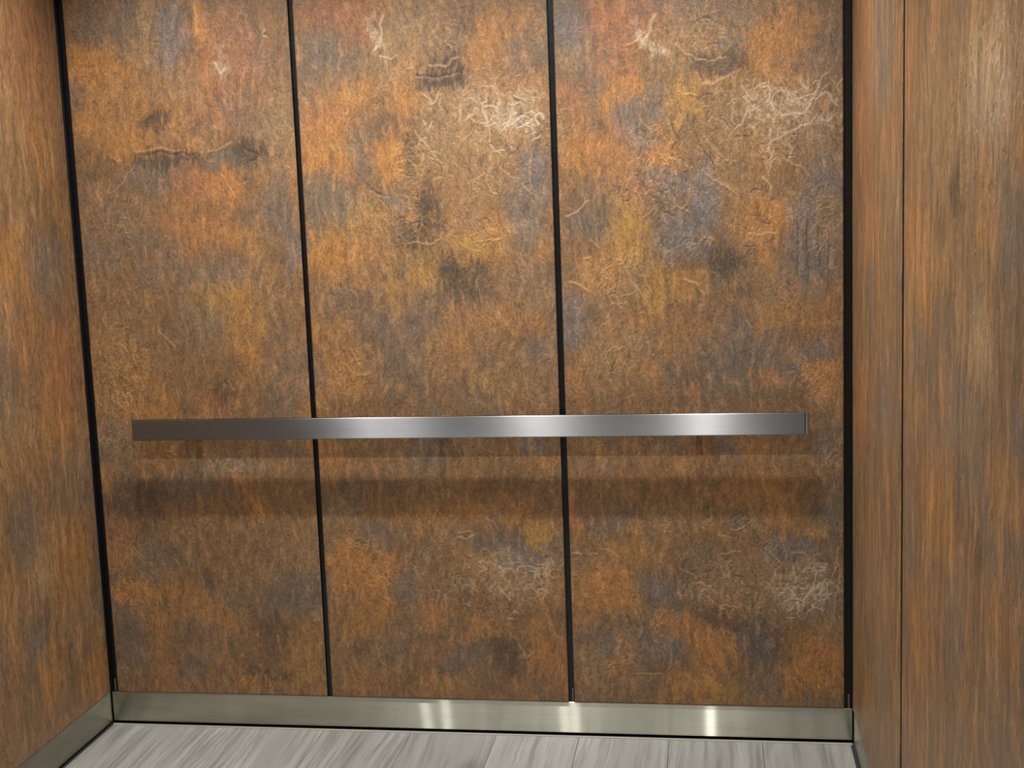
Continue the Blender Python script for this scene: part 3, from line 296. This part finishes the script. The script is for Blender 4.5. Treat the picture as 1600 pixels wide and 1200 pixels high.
# single raised (w pale, g gilt) and sunken (k) veins: half width, then points on the back wall
VEINS = """w 0.0028 0.8955 1.9281 0.8868 1.9023 0.8910 1.8756 0.8840 1.8495 0.8626 1.8330;
g 0.0023 1.0047 1.7927 1.0276 1.7889 1.0599 1.7889 1.0697 1.8043 1.0930 1.8118;
g 0.0014 0.8808 1.8231 0.9085 1.8172 0.9277 1.8295;
k 0.0018 0.9502 1.6236 0.9348 1.5973 0.9237 1.5617 0.9176 1.5348;
g 0.0018 0.9644 1.6274 0.9908 1.5949 1.0171 1.5578 1.0437 1.5297;
w 0.0018 1.1385 1.6950 1.1508 1.6590 1.1631 1.6230 1.1571 1.5876 1.1747 1.5691 1.2022 1.5679;
w 0.0023 1.1606 1.5607 1.1553 1.5431;
w 0.0014 1.1139 1.6563 1.1497 1.6325 1.1866 1.6396;
w 0.0018 1.1856 1.6131 1.2231 1.6380 1.2509 1.6544;
w 0.0018 1.2237 1.6556 1.2315 1.6199 1.2684 1.6359 1.2781 1.6531;
w 0.0014 1.1759 1.7152 1.1887 1.6926 1.1789 1.6754;
w 0.0018 1.1346 1.7129 1.1381 1.6862 1.1568 1.6941 1.1531 1.7164;
w 0.0014 1.2669 1.5917 1.2947 1.6082;
g 0.0018 1.1642 1.5338 1.1490 1.4985 1.1569 1.4668 1.1796 1.4569;
g 0.0014 1.1822 1.5241 1.2270 1.4955;
g 0.0018 0.9223 1.3431 0.9601 1.3419 0.9881 1.3364 1.0169 1.3492 1.0275 1.3763;
g 0.0018 0.9845 1.2583 0.9978 1.2395 1.0008 1.2024;
g 0.0014 1.1007 1.3374 1.1473 1.3404 1.1845 1.3438;
g 0.0018 1.2654 1.5474 1.2592 1.5031 1.2625 1.4672;
g 0.0014 1.2358 1.4862 1.2622 1.4583;
k 0.0018 0.8261 1.5021 0.8533 1.4783 0.8905 1.4632;
k 0.0018 0.9853 1.4778 0.9734 1.4237;
g 0.0014 0.9376 1.4615 0.9452 1.4247 0.9340 1.3886;
w 0.0018 0.9922 1.7243 1.0139 1.6921 1.0336 1.7178;
w 0.0018 0.9845 1.6578 0.9976 1.6394;
w 0.0018 1.0121 1.6521 1.0016 1.6258;
g 0.0014 0.7640 1.0673 0.7900 1.0100;
g 0.0014 0.7029 1.0210 0.7289 0.9633;
g 0.0014 0.7327 1.0300 0.7792 0.9911 0.8089 1.0001;
k 0.0023 0.9712 1.7697 1.0263 1.7607 1.0867 1.7726;
k 0.0023 1.0836 1.8079 1.0909 1.7636;
w 0.0028 1.5914 1.8877 1.5822 1.8627 1.5729 1.8376 1.5568 1.8214 1.5502 1.8003;
g 0.0018 1.5110 1.8153 1.5375 1.8224 1.5644 1.8466;
g 0.0018 1.6334 1.8129 1.6676 1.7812 1.7107 1.7661 1.7625 1.7718;
g 0.0028 1.6924 1.7113 1.7358 1.7134 1.7879 1.7364;
k 0.0023 1.6559 1.6181 1.6422 1.5840 1.6239 1.5499;
g 0.0018 1.5849 1.5778 1.5929 1.5425 1.6145 1.5197;
g 0.0018 1.6123 1.6288 1.6288 1.5759;
g 0.0018 1.5755 1.5520 1.6106 1.5418 1.6453 1.5141;
k 0.0018 1.5819 1.4374 1.6077 1.4011 1.6340 1.3824;
k 0.0014 1.5382 1.4744 1.5817 1.4286;
g 0.0018 1.6708 1.4692 1.6657 1.4255 1.6431 1.3998;
g 0.0014 1.6260 1.4269 1.6431 1.3998;
w 0.0018 1.8647 1.7112 1.8686 1.6684 1.8599 1.6517;
w 0.0014 1.8303 1.6959 1.8646 1.6942;
w 0.0018 1.7774 1.5953 1.7992 1.6116 1.8125 1.6411 1.8470 1.6480;
w 0.0023 1.8679 1.5955 1.8676 1.5654 1.8673 1.5309 1.8626 1.4878;
w 0.0023 1.8676 1.5611 1.9235 1.5887 1.9662 1.6039;
w 0.0018 1.9019 1.5639 1.9232 1.5458 1.9145 1.5203;
w 0.0018 1.9240 1.6571 1.9495 1.6687 1.9664 1.6466 1.9493 1.6261 1.9238 1.6315;
w 0.0018 1.9749 1.6632 2.0088 1.6743 2.0340 1.6434;
w 0.0014 1.9243 1.7039 1.9326 1.6738;
w 0.0018 1.9917 1.6198 2.0086 1.6020 2.0171 1.6186;
w 0.0014 1.8816 1.6848 1.9326 1.6780;
g 0.0018 1.8888 1.5300 1.9315 1.5023 1.9655 1.4750;
w 0.0018 1.8452 1.4755 1.8667 1.4572 1.8664 1.4268;
g 0.0018 1.6991 1.5902 1.7333 1.5453 1.7677 1.5177;
g 0.0018 1.6977 1.5032 1.7409 1.4665 1.7927 1.4295;
k 0.0018 1.6817 1.5910 1.7070 1.5377 1.7500 1.4923;
g 0.0023 1.8090 1.3367 1.8872 1.3342;
g 0.0018 1.6489 1.2305 1.6841 1.2117 1.7057 1.1797;
g 0.0018 1.4888 1.2801 1.5145 1.2253 1.5494 1.1792 1.5754 1.1333;
g 0.0014 1.5419 1.2425 1.5676 1.1878;
g 0.0018 1.3981 1.2737 1.4160 1.2642 1.4077 1.2915 1.3892 1.2830;
g 0.0018 1.3471 1.3924 1.3839 1.4091 1.4118 1.4348;
g 0.0014 1.6399 1.6967 1.6920 1.6856;
k 0.0018 1.9307 1.3721 1.9319 1.3020 1.9340 1.2226;
k 0.0018 1.9564 1.3625 1.9578 1.2924 1.9599 1.2130;
k 0.0018 1.9821 1.3528 1.9835 1.2828 1.9858 1.2123;
k 0.0014 2.0078 1.3433 2.0091 1.2205;
w 0.0009 1.3960 0.6156 1.3937 0.5798;
g 0.0009 1.8316 0.5198 1.8620 0.4943 1.8862 0.4688;
g 0.0009 1.7211 0.5547 1.7705 0.5549;
g 0.0016 1.7522 0.5741 1.7707 0.5709 1.8016 0.5838;
k 0.0013 1.7526 0.6029 1.7712 0.6157 1.7958 0.6126 1.8079 0.6030 1.7893 0.5838;
w 0.0009 1.7203 0.5064 1.7575 0.5098 1.7885 0.5164;
w 0.0013 1.8492 0.4362 1.8673 0.4008;
w 0.0009 1.8561 0.5199 1.8681 0.5008 1.8924 0.4752;
w 0.0016 1.9165 0.4239 1.9408 0.4113 1.9713 0.4180;
w 0.0019 1.9591 0.4115 1.9772 0.3794 1.9955 0.3829;
w 0.0013 1.9774 0.4245 2.0018 0.4376 2.0320 0.4186 2.0380 0.3994;
w 0.0013 1.9987 0.4375 2.0016 0.3990 2.0076 0.3733;
w 0.0013 1.9285 0.3853 1.9252 0.3529 1.9342 0.3271;
w 0.0016 1.8913 0.3363 1.9220 0.3367;
w 0.0013 1.8915 0.3525 1.9161 0.3625;
w 0.0013 1.9466 0.3532 1.9711 0.3664 1.9954 0.3538;
w 0.0009 1.8670 0.3717 1.8730 0.3523;
g 0.0013 1.7183 0.3699 1.7430 0.3506 1.7520 0.3278;
g 0.0013 1.7183 0.3699 1.7742 0.3641;
g 0.0009 1.6938 0.3958 1.7183 0.3699;
g 0.0013 1.7283 0.4157 1.7310 0.3831;
g 0.0013 1.6124 0.4015 1.6309 0.3820;
g 0.0009 1.8053 0.3709 1.7988 0.3448;
w 0.0009 1.9412 0.4691 1.9654 0.4437;
g 0.0009 1.6605 0.6414 1.6631 0.6157 1.6596 0.5900;
g 0.0006 1.5912 0.6028 1.5937 0.5705;
g 0.0009 1.7348 0.6477 1.7467 0.6221;
g 0.0009 1.7594 0.6477 1.7530 0.6285;
g 0.0009 1.7037 0.6349 1.7094 0.6029;
g 0.0016 1.4762 0.2676 1.4947 0.2412 1.4877 0.2144 1.5064 0.1914;
g 0.0013 1.4933 0.1811 1.5316 0.1752 1.5699 0.1759;
g 0.0013 1.5217 0.3015 1.5082 0.2681;
g 0.0009 1.5588 0.2557 1.5644 0.2159;
g 0.0009 1.5461 0.2554 1.5516 0.2156;
g 0.0009 1.5775 0.2361 1.5897 0.2097;
w 0.0016 1.3416 0.5043 1.3610 0.5077 1.3672 0.5012;
g 0.0013 1.3802 0.5078 1.4120 0.5047;
g 0.0013 1.4124 0.5178 1.4441 0.5114 1.4690 0.4919;
g 0.0013 1.7963 0.6540 1.8143 0.6221 1.8078 0.5902;
g 0.0009 1.8511 0.6412 1.8690 0.6031;
g 0.0009 1.8815 0.6348 1.9176 0.5904;
g 0.0016 1.0242 0.5458 1.0572 0.5460 1.0774 0.5593;
g 0.0013 1.0314 0.5591 1.0711 0.5659;
g 0.0013 1.0991 0.6089 1.1310 0.5891 1.1465 0.5694;
g 0.0009 1.0936 0.6352 1.1124 0.6155;
w 0.0009 1.1200 0.4765 1.1455 0.4567 1.1580 0.4435;
w 0.0009 1.0551 0.4961 1.0817 0.5029;
w 0.0009 1.0261 0.4357 1.0382 0.4090;
w 0.0009 1.1580 0.4435 1.1762 0.4036;
w 0.0009 1.2224 0.4174 1.2598 0.3712;
w 0.0016 1.1673 0.3400 1.1935 0.3403;
w 0.0016 1.1599 0.3197 1.1797 0.3200;
w 0.0009 1.2627 0.4576 1.2880 0.4379;
g 0.0013 0.7854 0.2494 0.7980 0.2290 0.8000 0.2015 0.8192 0.1777;
g 0.0009 0.7980 0.2290 0.8159 0.2465;
g 0.0009 0.7085 0.6421 0.7100 0.6086 0.7152 0.5818;
g 0.0009 0.6742 0.6354 0.6927 0.6019;
g 0.0013 0.9820 0.6353 0.9667 0.5889;
g 0.0009 0.9556 0.6353 0.9567 0.5889;
g 0.0009 1.2046 0.6483 1.1965 0.6024;
g 0.0009 1.2206 0.6417 1.2097 0.6090;
g 0.0013 0.9582 0.5489 0.9832 0.5157;
w 0.0013 0.9844 0.3950 0.9957 0.3479;
w 0.0013 0.9714 0.4016 0.9629 0.3610;
w 0.0009 1.0362 0.3619 1.0624 0.3555;
g 0.0009 0.9688 0.7078 0.9852 0.7045 0.9965 0.6933;
g 0.0006 0.8586 0.6884 0.8707 0.6652;
g 0.0028 0.3882 1.9845 0.3917 1.9394 0.3845 1.8948;
w 0.0023 0.4307 1.8336 0.4479 1.8010 0.4637 1.8183;
w 0.0014 0.5766 1.9199 0.5701 1.8935 0.5886 1.8835;
g 0.0018 0.1964 1.6107 0.2565 1.6128 0.3255 1.6052;
k 0.0023 0.2056 1.6010 0.2855 1.6004 0.3642 1.5925;
g 0.0018 0.3945 1.6023 0.4340 1.6052 0.4694 1.6221;
g 0.0014 0.4298 1.5454 0.4559 1.4980 0.4690 1.4743;
g 0.0018 0.2188 1.1312 0.2470 1.1016 0.2701 1.0722;
g 0.0014 0.1403 1.1087 0.1494 1.0307;
g 0.0014 0.3455 1.0659 0.3514 1.0078;
g 0.0018 0.4104 0.9874 0.4284 0.9581;
w 0.0014 0.5291 1.2712 0.5168 1.2338;
g 0.0018 0.0119 0.9937 0.0119 0.9345 0.0181 0.8849;
g 0.0014 0.0500 0.9537 0.0554 0.8944;
g 0.0018 0.1026 0.9628 0.1192 0.9134;
g 0.0014 0.1585 0.9522 0.1692 0.8931;
g 0.0014 0.0879 0.9729 0.0890 0.9236;
g 0.0014 0.1247 1.5951 0.1541 1.5845;
g 0.0014 0.1826 1.5647 0.1487 1.5191 0.1067 1.5019;
g 0.0014 0.2281 0.9903 0.2280 0.9218;
k 0.0023 0.4928 1.6073 0.5402 1.5869 0.5095 1.5652;
g 0.0013 0.2132 0.7920 0.2340 0.7885 0.2472 0.7783;
g 0.0013 0.0470 0.8340 0.0630 0.8135 0.0784 0.8269;
w 0.0009 0.3940 0.7369 0.4180 0.7335 0.4389 0.7367;
w 0.0009 0.6105 0.7426 0.6165 0.7292;
g 0.0009 0.4713 0.6016 0.4943 0.5847;
g 0.0006 0.2134 0.7039 0.2208 0.6629;
g 0.0009 0.0458 0.3924 0.0495 0.3503;
g 0.0009 0.0980 0.4139 0.1023 0.3789;
g 0.0009 0.1250 0.3932 0.1443 0.3654"""

def items(s):
    for it in s.split(';'):
        q = it.split(' ')
        yield q[0], float(q[1]), float(q[2]), float(q[3]), float(q[4]), float(q[5]), float(q[6])

def patina(u, z, wall, vert):
    """colour and relief fields at wall points (u across, z up)"""
    wx = u + .060 * fbm(u, z * .8, 14, 4) + .022 * fbm(u + 5, z, 70, 3)
    wz = z + .070 * fbm(u + 3, z + 8, 12, 4) + .030 * fbm(u + 1, z + 4, 45, 3) + .085 * fbm(u * 3.2, z * vert + 2, 60, 4, .7)
    edge = .8 * fbm(u * 1.6, z * vert, 38, 5, .7) + .55 * fbm(u * 2.6 + 4, z * vert, 90, 3, .8)
    a = fbm(u + 20, z + 3, 3.4, 5, .6)[:, None]; b = fbm(u + 40, z * .7, 6.5, 5, .65)[:, None]; c = fbm(u + 60, z + 1, 5.0, 5, .62)[:, None]
    st = lambda v, lo, hi: np.clip((v - lo) / (hi - lo), 0, 1)
    col = np.ones((len(u), 1)) * PALL['B'][None, :]
    far = 1.0
    col = col + (PALL['O'] - col) * st(b, .03, .22) * .45
    col = col + (PALL['G'] - col) * st(-c, .03, .22) * .55
    col = col + (PALL['T'] - col) * st(a, .04, .22) * .35
    rel = np.zeros((len(u), 3))
    for dst, src in ((0, STAINS[wall]), (1, EMBOSS[wall])):
        for k, cx, cz, rx, rz, al, ang in sorted(items(src), key=lambda q: -q[3] * q[4]):
            R_ = 1.9 * max(rx, rz) + .08
            idx = np.nonzero((np.abs(u - cx) < R_) & (np.abs(z - cz) < R_))[0]
            if not len(idx): continue
            t = math.radians(ang); dx = wx[idx] - cx; dz = wz[idx] - cz
            ex = (dx * math.cos(t) + dz * math.sin(t)) / rx; ez = (-dx * math.sin(t) + dz * math.cos(t)) / rz
            d = np.sqrt(ex * ex + ez * ez) + edge[idx] * (1.5 if dst == 0 else .8)
            soft = .46 if dst == 0 else .6
            if dst == 0: al = al * (.82 if k in 'OS' else .95)
            m = np.clip((1.0 + soft - d) / (2 * soft), 0, 1); m = m * m * (3 - 2 * m) * al
            if dst == 0:
                col[idx] += (PALL[k] - col[idx]) * m[:, None]
            else:
                ch = 0 if k == 'E' else 1
                rel[idx, ch] = np.maximum(rel[idx, ch], m)
                if k == 'W': rel[idx, 0] = np.maximum(rel[idx, 0], m * .95)
        s1 = st(fbm(u + 70, z, 7, 4, .6), -.08, .12); s2 = st(fbm(u + 80, z, 11, 4, .6), -.05, .08)
    flow = np.stack([.9 * fbm(u + 90, z, 9, 3, .6), 0 * u, .9 * fbm(u + 95, z + 5, 9, 3, .6)], 1) * .055
    if wall != 'back': flow = flow[:, [1, 0, 2]]
    return col, rel, s1, s2, flow

def strokes(rel, us, zs, stretch, seed):
    """raised worm-like ridges (and sunken dark ones) scattered where the laminate is embossed"""
    rng = np.random.RandomState(seed); nu, nz = len(us), len(zs)
    E = rel[:, 0].reshape(nz, nu); Wt = rel[:, 1].reshape(nz, nu)
    light = np.zeros((nz, nu)); dark = np.zeros((nz, nu)); du = us[1] - us[0]; dz = zs[1] - zs[0]
    prob = (E + .03).ravel(); area = prob.sum() * du * dz; prob = prob / prob.sum()
    n = int(area * 6500)
    st_ = rng.choice(nz * nu, n, p=prob)
    px = us[st_ % nu].copy(); pz = zs[st_ // nu].copy()
    e0 = E.ravel()[st_]; w0 = Wt.ravel()[st_]
    base = 2.2 * fbm(px * 1.0 + 31, pz, 8, 2) * math.pi
    th = math.pi / 2 + base * .55 + rng.randn(n) * .55
    cur = rng.randn(n) * 34; ln = (.010 + .048 * rng.rand(n) ** 2) * (.5 + .8 * e0); rad = (.0010 + .0019 * rng.rand(n) ** 3) * (.7 + .6 * e0)
    isd = rng.rand(n) < np.where(w0 > .4, .12, .38)
    amp = (.15 + .85 * rng.rand(n) ** 1.5) * (.30 + .75 * e0)
    stp = .0013; steps = int(.06 / stp); off = np.arange(-2, 3)
    for s_ in range(steps):
        live = s_ * stp < ln
        if not live.any(): break
        fade = np.clip(np.minimum(s_ * stp, ln - s_ * stp) / .004, .25, 1)
        ci = np.round((px - us[0]) / du).astype(int); cj = np.round((pz - zs[0]) / dz).astype(int)
        for a in off:
            for b in off:
                ii = ci + a; jj = cj + b
                ok = live & (ii >= 0) & (ii < nu) & (jj >= 0) & (jj < nz)
                x = us[np.clip(ii, 0, nu - 1)] - px; zq = zs[np.clip(jj, 0, nz - 1)] - pz
                v = amp * fade * np.exp(-(x * x + zq * zq) / (2 * (rad * .8) ** 2))
                for f, sel in ((light, ok & ~isd), (dark, ok & isd)):
                    np.maximum.at(f, (jj[sel], ii[sel]), v[sel])
        px += np.cos(th) * stp; pz += np.sin(th) * stp * stretch
        th += cur * stp; cur = cur * .97 + rng.randn(n) * 13
        th += np.where(rng.rand(n) < .02, rng.randn(n) * .7, 0)
    return light.ravel(), dark.ravel()

def draw_veins(us, zs, light, dark, rel):
    nu, nz = len(us), len(zs); Lg = light.reshape(nz, nu); Dk = dark.reshape(nz, nu); Wt = rel[:, 1].reshape(nz, nu)
    off = np.arange(-4, 5)
    for it in VEINS.split(';'):
        q = it.split(); r = float(q[1]); pts = np.array(list(map(float, q[2:]))).reshape(-1, 2)
        seg = np.r_[0, np.cumsum(np.hypot(*np.diff(pts, axis=0).T))]
        t = np.arange(0, seg[-1], .0008)
        x = np.interp(t, seg, pts[:, 0]); z = np.interp(t, seg, pts[:, 1])
        kx = np.ones(9) / 9
        if len(t) > 12:                                  # soften the corners
            x = np.convolve(np.pad(x, 4, 'edge'), kx, 'valid'); z = np.convolve(np.pad(z, 4, 'edge'), kx, 'valid')
        x = x + .012 * fbm(x + 9, z, 55, 2); z = z + .012 * fbm(x, z + 9, 55, 2)
        wob = r * (1 + 1.2 * fbm(x * 3, z * 3 + r, 60, 2))
        taper = np.clip(np.minimum(t, seg[-1] - t) / .006, .35, 1)
        ci = np.round((x - us[0]) / (us[1] - us[0])).astype(int); cj = np.round((z - zs[0]) / (zs[1] - zs[0])).astype(int)
        for a in off:
            for b in off:
                ii = ci + a; jj = cj + b
                ok = (ii >= 0) & (ii < nu) & (jj >= 0) & (jj < nz)
                if not ok.any(): continue
                ii = ii[ok]; jj = jj[ok]
                v = taper[ok] * np.exp(-((us[ii] - x[ok]) ** 2 + (zs[jj] - z[ok]) ** 2) / (2 * wob[ok] ** 2)) * (.75 if q[0] != 'k' else .8)
                np.maximum.at(Dk if q[0] == 'k' else Lg, (jj, ii), v)
                if q[0] == 'w': np.maximum.at(Wt, (jj, ii), v * .9)

def laminate_panel(parent, wall, u0, u1, z0, z1, mat, step, depth=.018, vert=.7, name='panel', zf=2.06, seed=1):
    """one laminate panel: finely divided face, thin back. back wall: face at y = 0; side walls: face at their x"""
    nu = max(2, int((u1 - u0) / step)); nz = int((z1 - z0) / step)
    us = np.linspace(u0, u1, nu + 1)
    nf = int((min(z1, zf) - z0) / step)
    zs = np.linspace(z0, min(z1, zf), nf + 1)
    nfine = len(zs)
    zs = np.concatenate([zs, np.linspace(zf, z1, 12)[1:]]); nz = len(zs) - 1
    U, Z = np.meshgrid(us, zs); u = U.ravel(); z = Z.ravel()
    col, rel, s1, s2, flow = patina(u, z, wall, vert)
    li = np.zeros(len(u)); da = np.zeros(len(u))
    if step < .0045:
        m = nfine * (nu + 1)
        li[:m], da[:m] = strokes(rel[:m], us, zs[:nfine], 1.0 if wall == 'back' else 1.5, seed)
    if wall == 'back':
        L_, D_ = li[:m].copy(), da[:m].copy(); R_ = rel[:m].copy()
        draw_veins(us, zs[:nfine], L_, D_, R_); li[:m] = L_; da[:m] = D_; rel[:m] = R_
    rel[:, 2] = li; veins = np.stack([da, s1, s2], 1)
    # eased (rounded) panel edges
    e = np.minimum(np.minimum(u - u0, u1 - u), np.minimum(z - z0, z1 - z)); dp = np.where(e < 1e-6, .0012, 0)
    nF = len(u)
    def place(uu, zz, d):
        if wall == 'back': return np.stack([uu, d, zz], 1)
        if wall == 'left': return np.stack([-d, -uu, zz], 1)
        return np.stack([SIDE_R + d, -uu, zz], 1)
    front = place(u, z, dp)
    # rim vertices at the back
    i = np.arange(nF).reshape(nz + 1, nu + 1)
    ring = np.concatenate([i[0, :-1], i[:-1, -1], i[-1, :0:-1], i[:0:-1, 0]])
    backv = place(u[ring], z[ring], np.full(len(ring), depth))
    V = np.concatenate([front, backv])
    q = np.stack([i[:-1, :-1], i[:-1, 1:], i[1:, 1:], i[1:, :-1]], -1).reshape(-1, 4)
    k = len(ring); ar = np.arange(k)
    s = np.stack([ring[ar], nF + ar, nF + (ar + 1) % k, ring[(ar + 1) % k]], -1)
    quads = np.concatenate([q, s])
    if wall == 'left': quads = quads[:, ::-1]
    if wall == 'left': pass
    me = bpy.data.meshes.new(name)
    me.vertices.add(len(V)); me.vertices.foreach_set('co', V.ravel())
    me.loops.add(quads.size); me.loops.foreach_set('vertex_index', quads.ravel().astype(np.int32))
    me.polygons.add(len(quads)); me.polygons.foreach_set('loop_start', np.arange(0, quads.size, 4, dtype=np.int32))
    me.polygons.foreach_set('loop_total', np.full(len(quads), 4, dtype=np.int32))
    me.update(calc_edges=True)
    for nm, arr in (('tone', col), ('relief', rel), ('veins', veins), ('flow', flow)):
        full = np.ones((len(V), 4)); full[:nF, :3] = arr; full[nF:, :3] = arr[ring]
        at = me.color_attributes.new(nm, 'FLOAT_COLOR', 'POINT'); at.data.foreach_set('color', full.ravel())
    me.materials.append(mat); me.materials.append(M_black)      # dark core shows at the panel's edge
    mi = np.zeros(len(quads), dtype=np.int32); mi[len(q):] = 1
    me.polygons.foreach_set('material_index', mi)
    o = bpy.data.objects.new(name, me); C.objects.link(o); o.parent = parent
    return o

# ------------------------------------------------------------------ the cab
SIDE_R = 2.065
DEPTH = 3.85
HB = .0925
# floor: planks laid from the door to the back wall
floor = struct(box('floor', (-.05, SIDE_R + .05, -DEPTH, .03, -.05, -.004), M_joint), 'grey wood-look vinyl plank floor of the lift cab', 'floor')
seams = [0.006, .125, .375, .631, .879, 1.119, 1.345, 1.588, 1.832, 2.059]
ends = [[-1.25, -2.47], [-.55, -1.77, -2.99], [-1.0, -2.22], [-.75, -1.97, -3.19], [-1.15, -2.37], [-.65, -1.87, -3.09], [-.9, -2.12], [-1.2, -2.42], [-.5, -1.72, -2.94]]
for k in range(len(seams) - 1):
    cuts = [-.016] + ends[k] + [-DEPTH + .01]
    for a, b in zip(cuts[:-1], cuts[1:]):
        box('plank', (seams[k] + .0006, seams[k + 1] - .0006, b + .0006, a - .0006, -.0035, 0.0), M_vinyl, floor, bev=.0005)
box('edge_strip', (.004, 2.064, -.0145, -.0055, -.0035, .0004), M_strip, floor, bev=.0004)

# back wall
wall_back = struct(box('wall_back', (-.05, SIDE_R + .05, .018, .06, 0, CEIL), M_core), 'back wall of the lift in three rust-patina panels with black reveals', 'wall')
GX = [.649, 1.3264, 2.0535]
laminate_panel(wall_back, 'back', .0195, GX[0] - .0075, HB, CEIL - .02, M_back, .0023, seed=15)
laminate_panel(wall_back, 'back', GX[0] + .0065, GX[1] - .008, HB, CEIL - .02, M_back, .0023, seed=6)
laminate_panel(wall_back, 'back', GX[1] + .008, GX[2] - .009, HB, CEIL - .02, M_back, .0023, seed=7)
for a, b in ((.0, .0195), (GX[0] - .0075, GX[0] + .0065), (GX[1] - .008, GX[1] + .008), (GX[2] - .009, SIDE_R)):
    box('reveal_strip', (a + .0002, b - .0002, .009, .0175, HB, CEIL - .02), M_black, wall_back)
for x in (.0105, GX[1] + .0035, GX[2] + .003):
    box('clip', (x - .0022, x + .0022, .0035, .0088, HB + .001, HB + .036), M_clip, wall_back, bev=.001)

# side walls
wall_left = struct(box('wall_left', (-.06, -.018, -DEPTH, .018, 0, CEIL), M_core), 'left side wall of the lift in rust-patina laminate', 'wall')
wall_right = struct(box('wall_right', (SIDE_R + .018, SIDE_R + .06, -DEPTH, .018, 0, CEIL), M_core), 'right side wall of the lift in rust-patina laminate panels', 'wall')
spans = [(.004, .854), (.878, 2.00), (2.024, 2.90), (2.924, DEPTH)]
for k, (a, b) in enumerate(spans):
    st = .0038 if k < 2 else .02
    laminate_panel(wall_left, 'left', a, b, HB, CEIL - .02, M_side, st, vert=.35, seed=20 + k)
    laminate_panel(wall_right, 'right', a, b, HB, CEIL - .02, M_side, st, vert=.35, seed=20 + k)
    if k:
        a0 = spans[k - 1][1]
        box('reveal_strip', (-.0175, -.009, -a + .0002, -a0 - .0002, HB, CEIL - .02), M_black, wall_left)
        box('reveal_strip', (SIDE_R + .009, SIDE_R + .0175, -a + .0002, -a0 - .0002, HB, CEIL - .02), M_black, wall_right)

# skirtings
b = struct(box('baseboard_back', (.0, SIDE_R, .0035, .0175, .0045, HB - .0008), M_base, bev=.0008), 'brushed steel skirting along the foot of the back wall', 'baseboard')
b = struct(box('baseboard_left', (-.0175, -.0035, -DEPTH, .003, .0045, HB - .0008), M_base_side, bev=.0008), 'brushed steel skirting along the foot of the left wall', 'baseboard')
b = struct(box('baseboard_right', (SIDE_R + .0035, SIDE_R + .0175, -DEPTH, .003, .0045, HB - .0008), M_base_side, bev=.0008), 'brushed steel skirting along the foot of the right wall', 'baseboard')

# ceiling and its lamps, with fittings for the added third row too
ceiling = struct(box('ceiling', (-.06, SIDE_R + .06, -DEPTH - .03, .06, CEIL, CEIL + .04), M_ceil), 'grey flat ceiling of the lift cab', 'ceiling')
def ring(r0, r1, h, seg=40):
    bm = bmesh.new(); prof = [(r0, 0), (r0, -h), (r1 - .002, -h), (r1, -h * .4), (r1, 0)]
    rows = []
    for k in range(seg):
        t = 2 * math.pi * k / seg
        rows.append([bm.verts.new((r * math.cos(t), r * math.sin(t), z)) for r, z in prof])
    for k in range(seg):
        for j in range(len(prof) - 1):
            bm.faces.new((rows[k][j], rows[k][j + 1], rows[(k + 1) % seg][j + 1], rows[(k + 1) % seg][j]))
    return bm
def disk(r, z, seg=40):
    bm = bmesh.new(); bmesh.ops.create_circle(bm, cap_ends=True, segments=seg, radius=r)
    for v in bm.verts: v.co.z = z
    return bm
for lx, ly in LAMPS:
    rg = obj('downlight_ring', ring(LAMP_R + .002, LAMP_R + .016, .006), M_trimring, ceiling, True, (lx, ly, CEIL))
    obj('downlight_lens', disk(LAMP_R, -.001), M_lens, rg)

# front wall with the lift doors (behind the photographer)
wall_front = struct(box('wall_front', (-.06, SIDE_R + .06, -DEPTH - .03, -DEPTH - .0005, 0, CEIL), M_steel), 'pale satin front wall of the lift', 'wall')
for k, (a, b) in enumerate(((.45, 1.03), (1.033, 1.613))):
    d = box('door_%d' % (k + 1), (a, b, -DEPTH, -DEPTH + .03, .004, 2.1), M_steel, bev=.002)
    struct(d, ('left' if k == 0 else 'right') + ' sliding pale leaf of the lift doors', 'door')

# ------------------------------------------------------------------ the handrail
XL, XR, ZT, ZB = .155, 1.9546, .8903, .8335
YF, YB = -.065, -.053
rail = bpy.data.objects.new('handrail', None); C.objects.link(rail); rail.location = ((XL + XR) / 2, 0, ZB)
rail['label'] = 'flat brushed stainless steel handrail across the back wall'; rail['category'] = 'handrail'
ox, oz = rail.location.x, rail.location.z
bm = bmesh.new(); bx(bm, XL - ox + .0, XR - ox - .010, YF, YB, 0, ZT - ZB, bev=.0022)
b = obj('bar', bm, M_rail, rail)
bm = bmesh.new(); bx(bm, XR - ox - .0096, XR - ox, YF, YB, 0, ZT - ZB, bev=.0022)
b = obj('end_cap', bm, M_rail, rail)
def post(x, z):
    bm = bmesh.new()
    for r, y0, y1 in ((.009, YB, -.006), (.02, -.006, -.0002)):
        g = bmesh.ops.create_cone(bm, cap_ends=True, segments=28, radius1=r, radius2=r, depth=y1 - y0)
        bmesh.ops.rotate(bm, verts=g['verts'], cent=(0, 0, 0), matrix=Matrix.Rotation(math.pi / 2, 3, 'X'))
        bmesh.ops.translate(bm, verts=g['verts'], vec=(x, (y0 + y1) / 2, z))
    return bm
for x in (.32, 1.0, 1.68):
    obj('mounting_post', post(x - ox, .028), M_edge, rail, True)
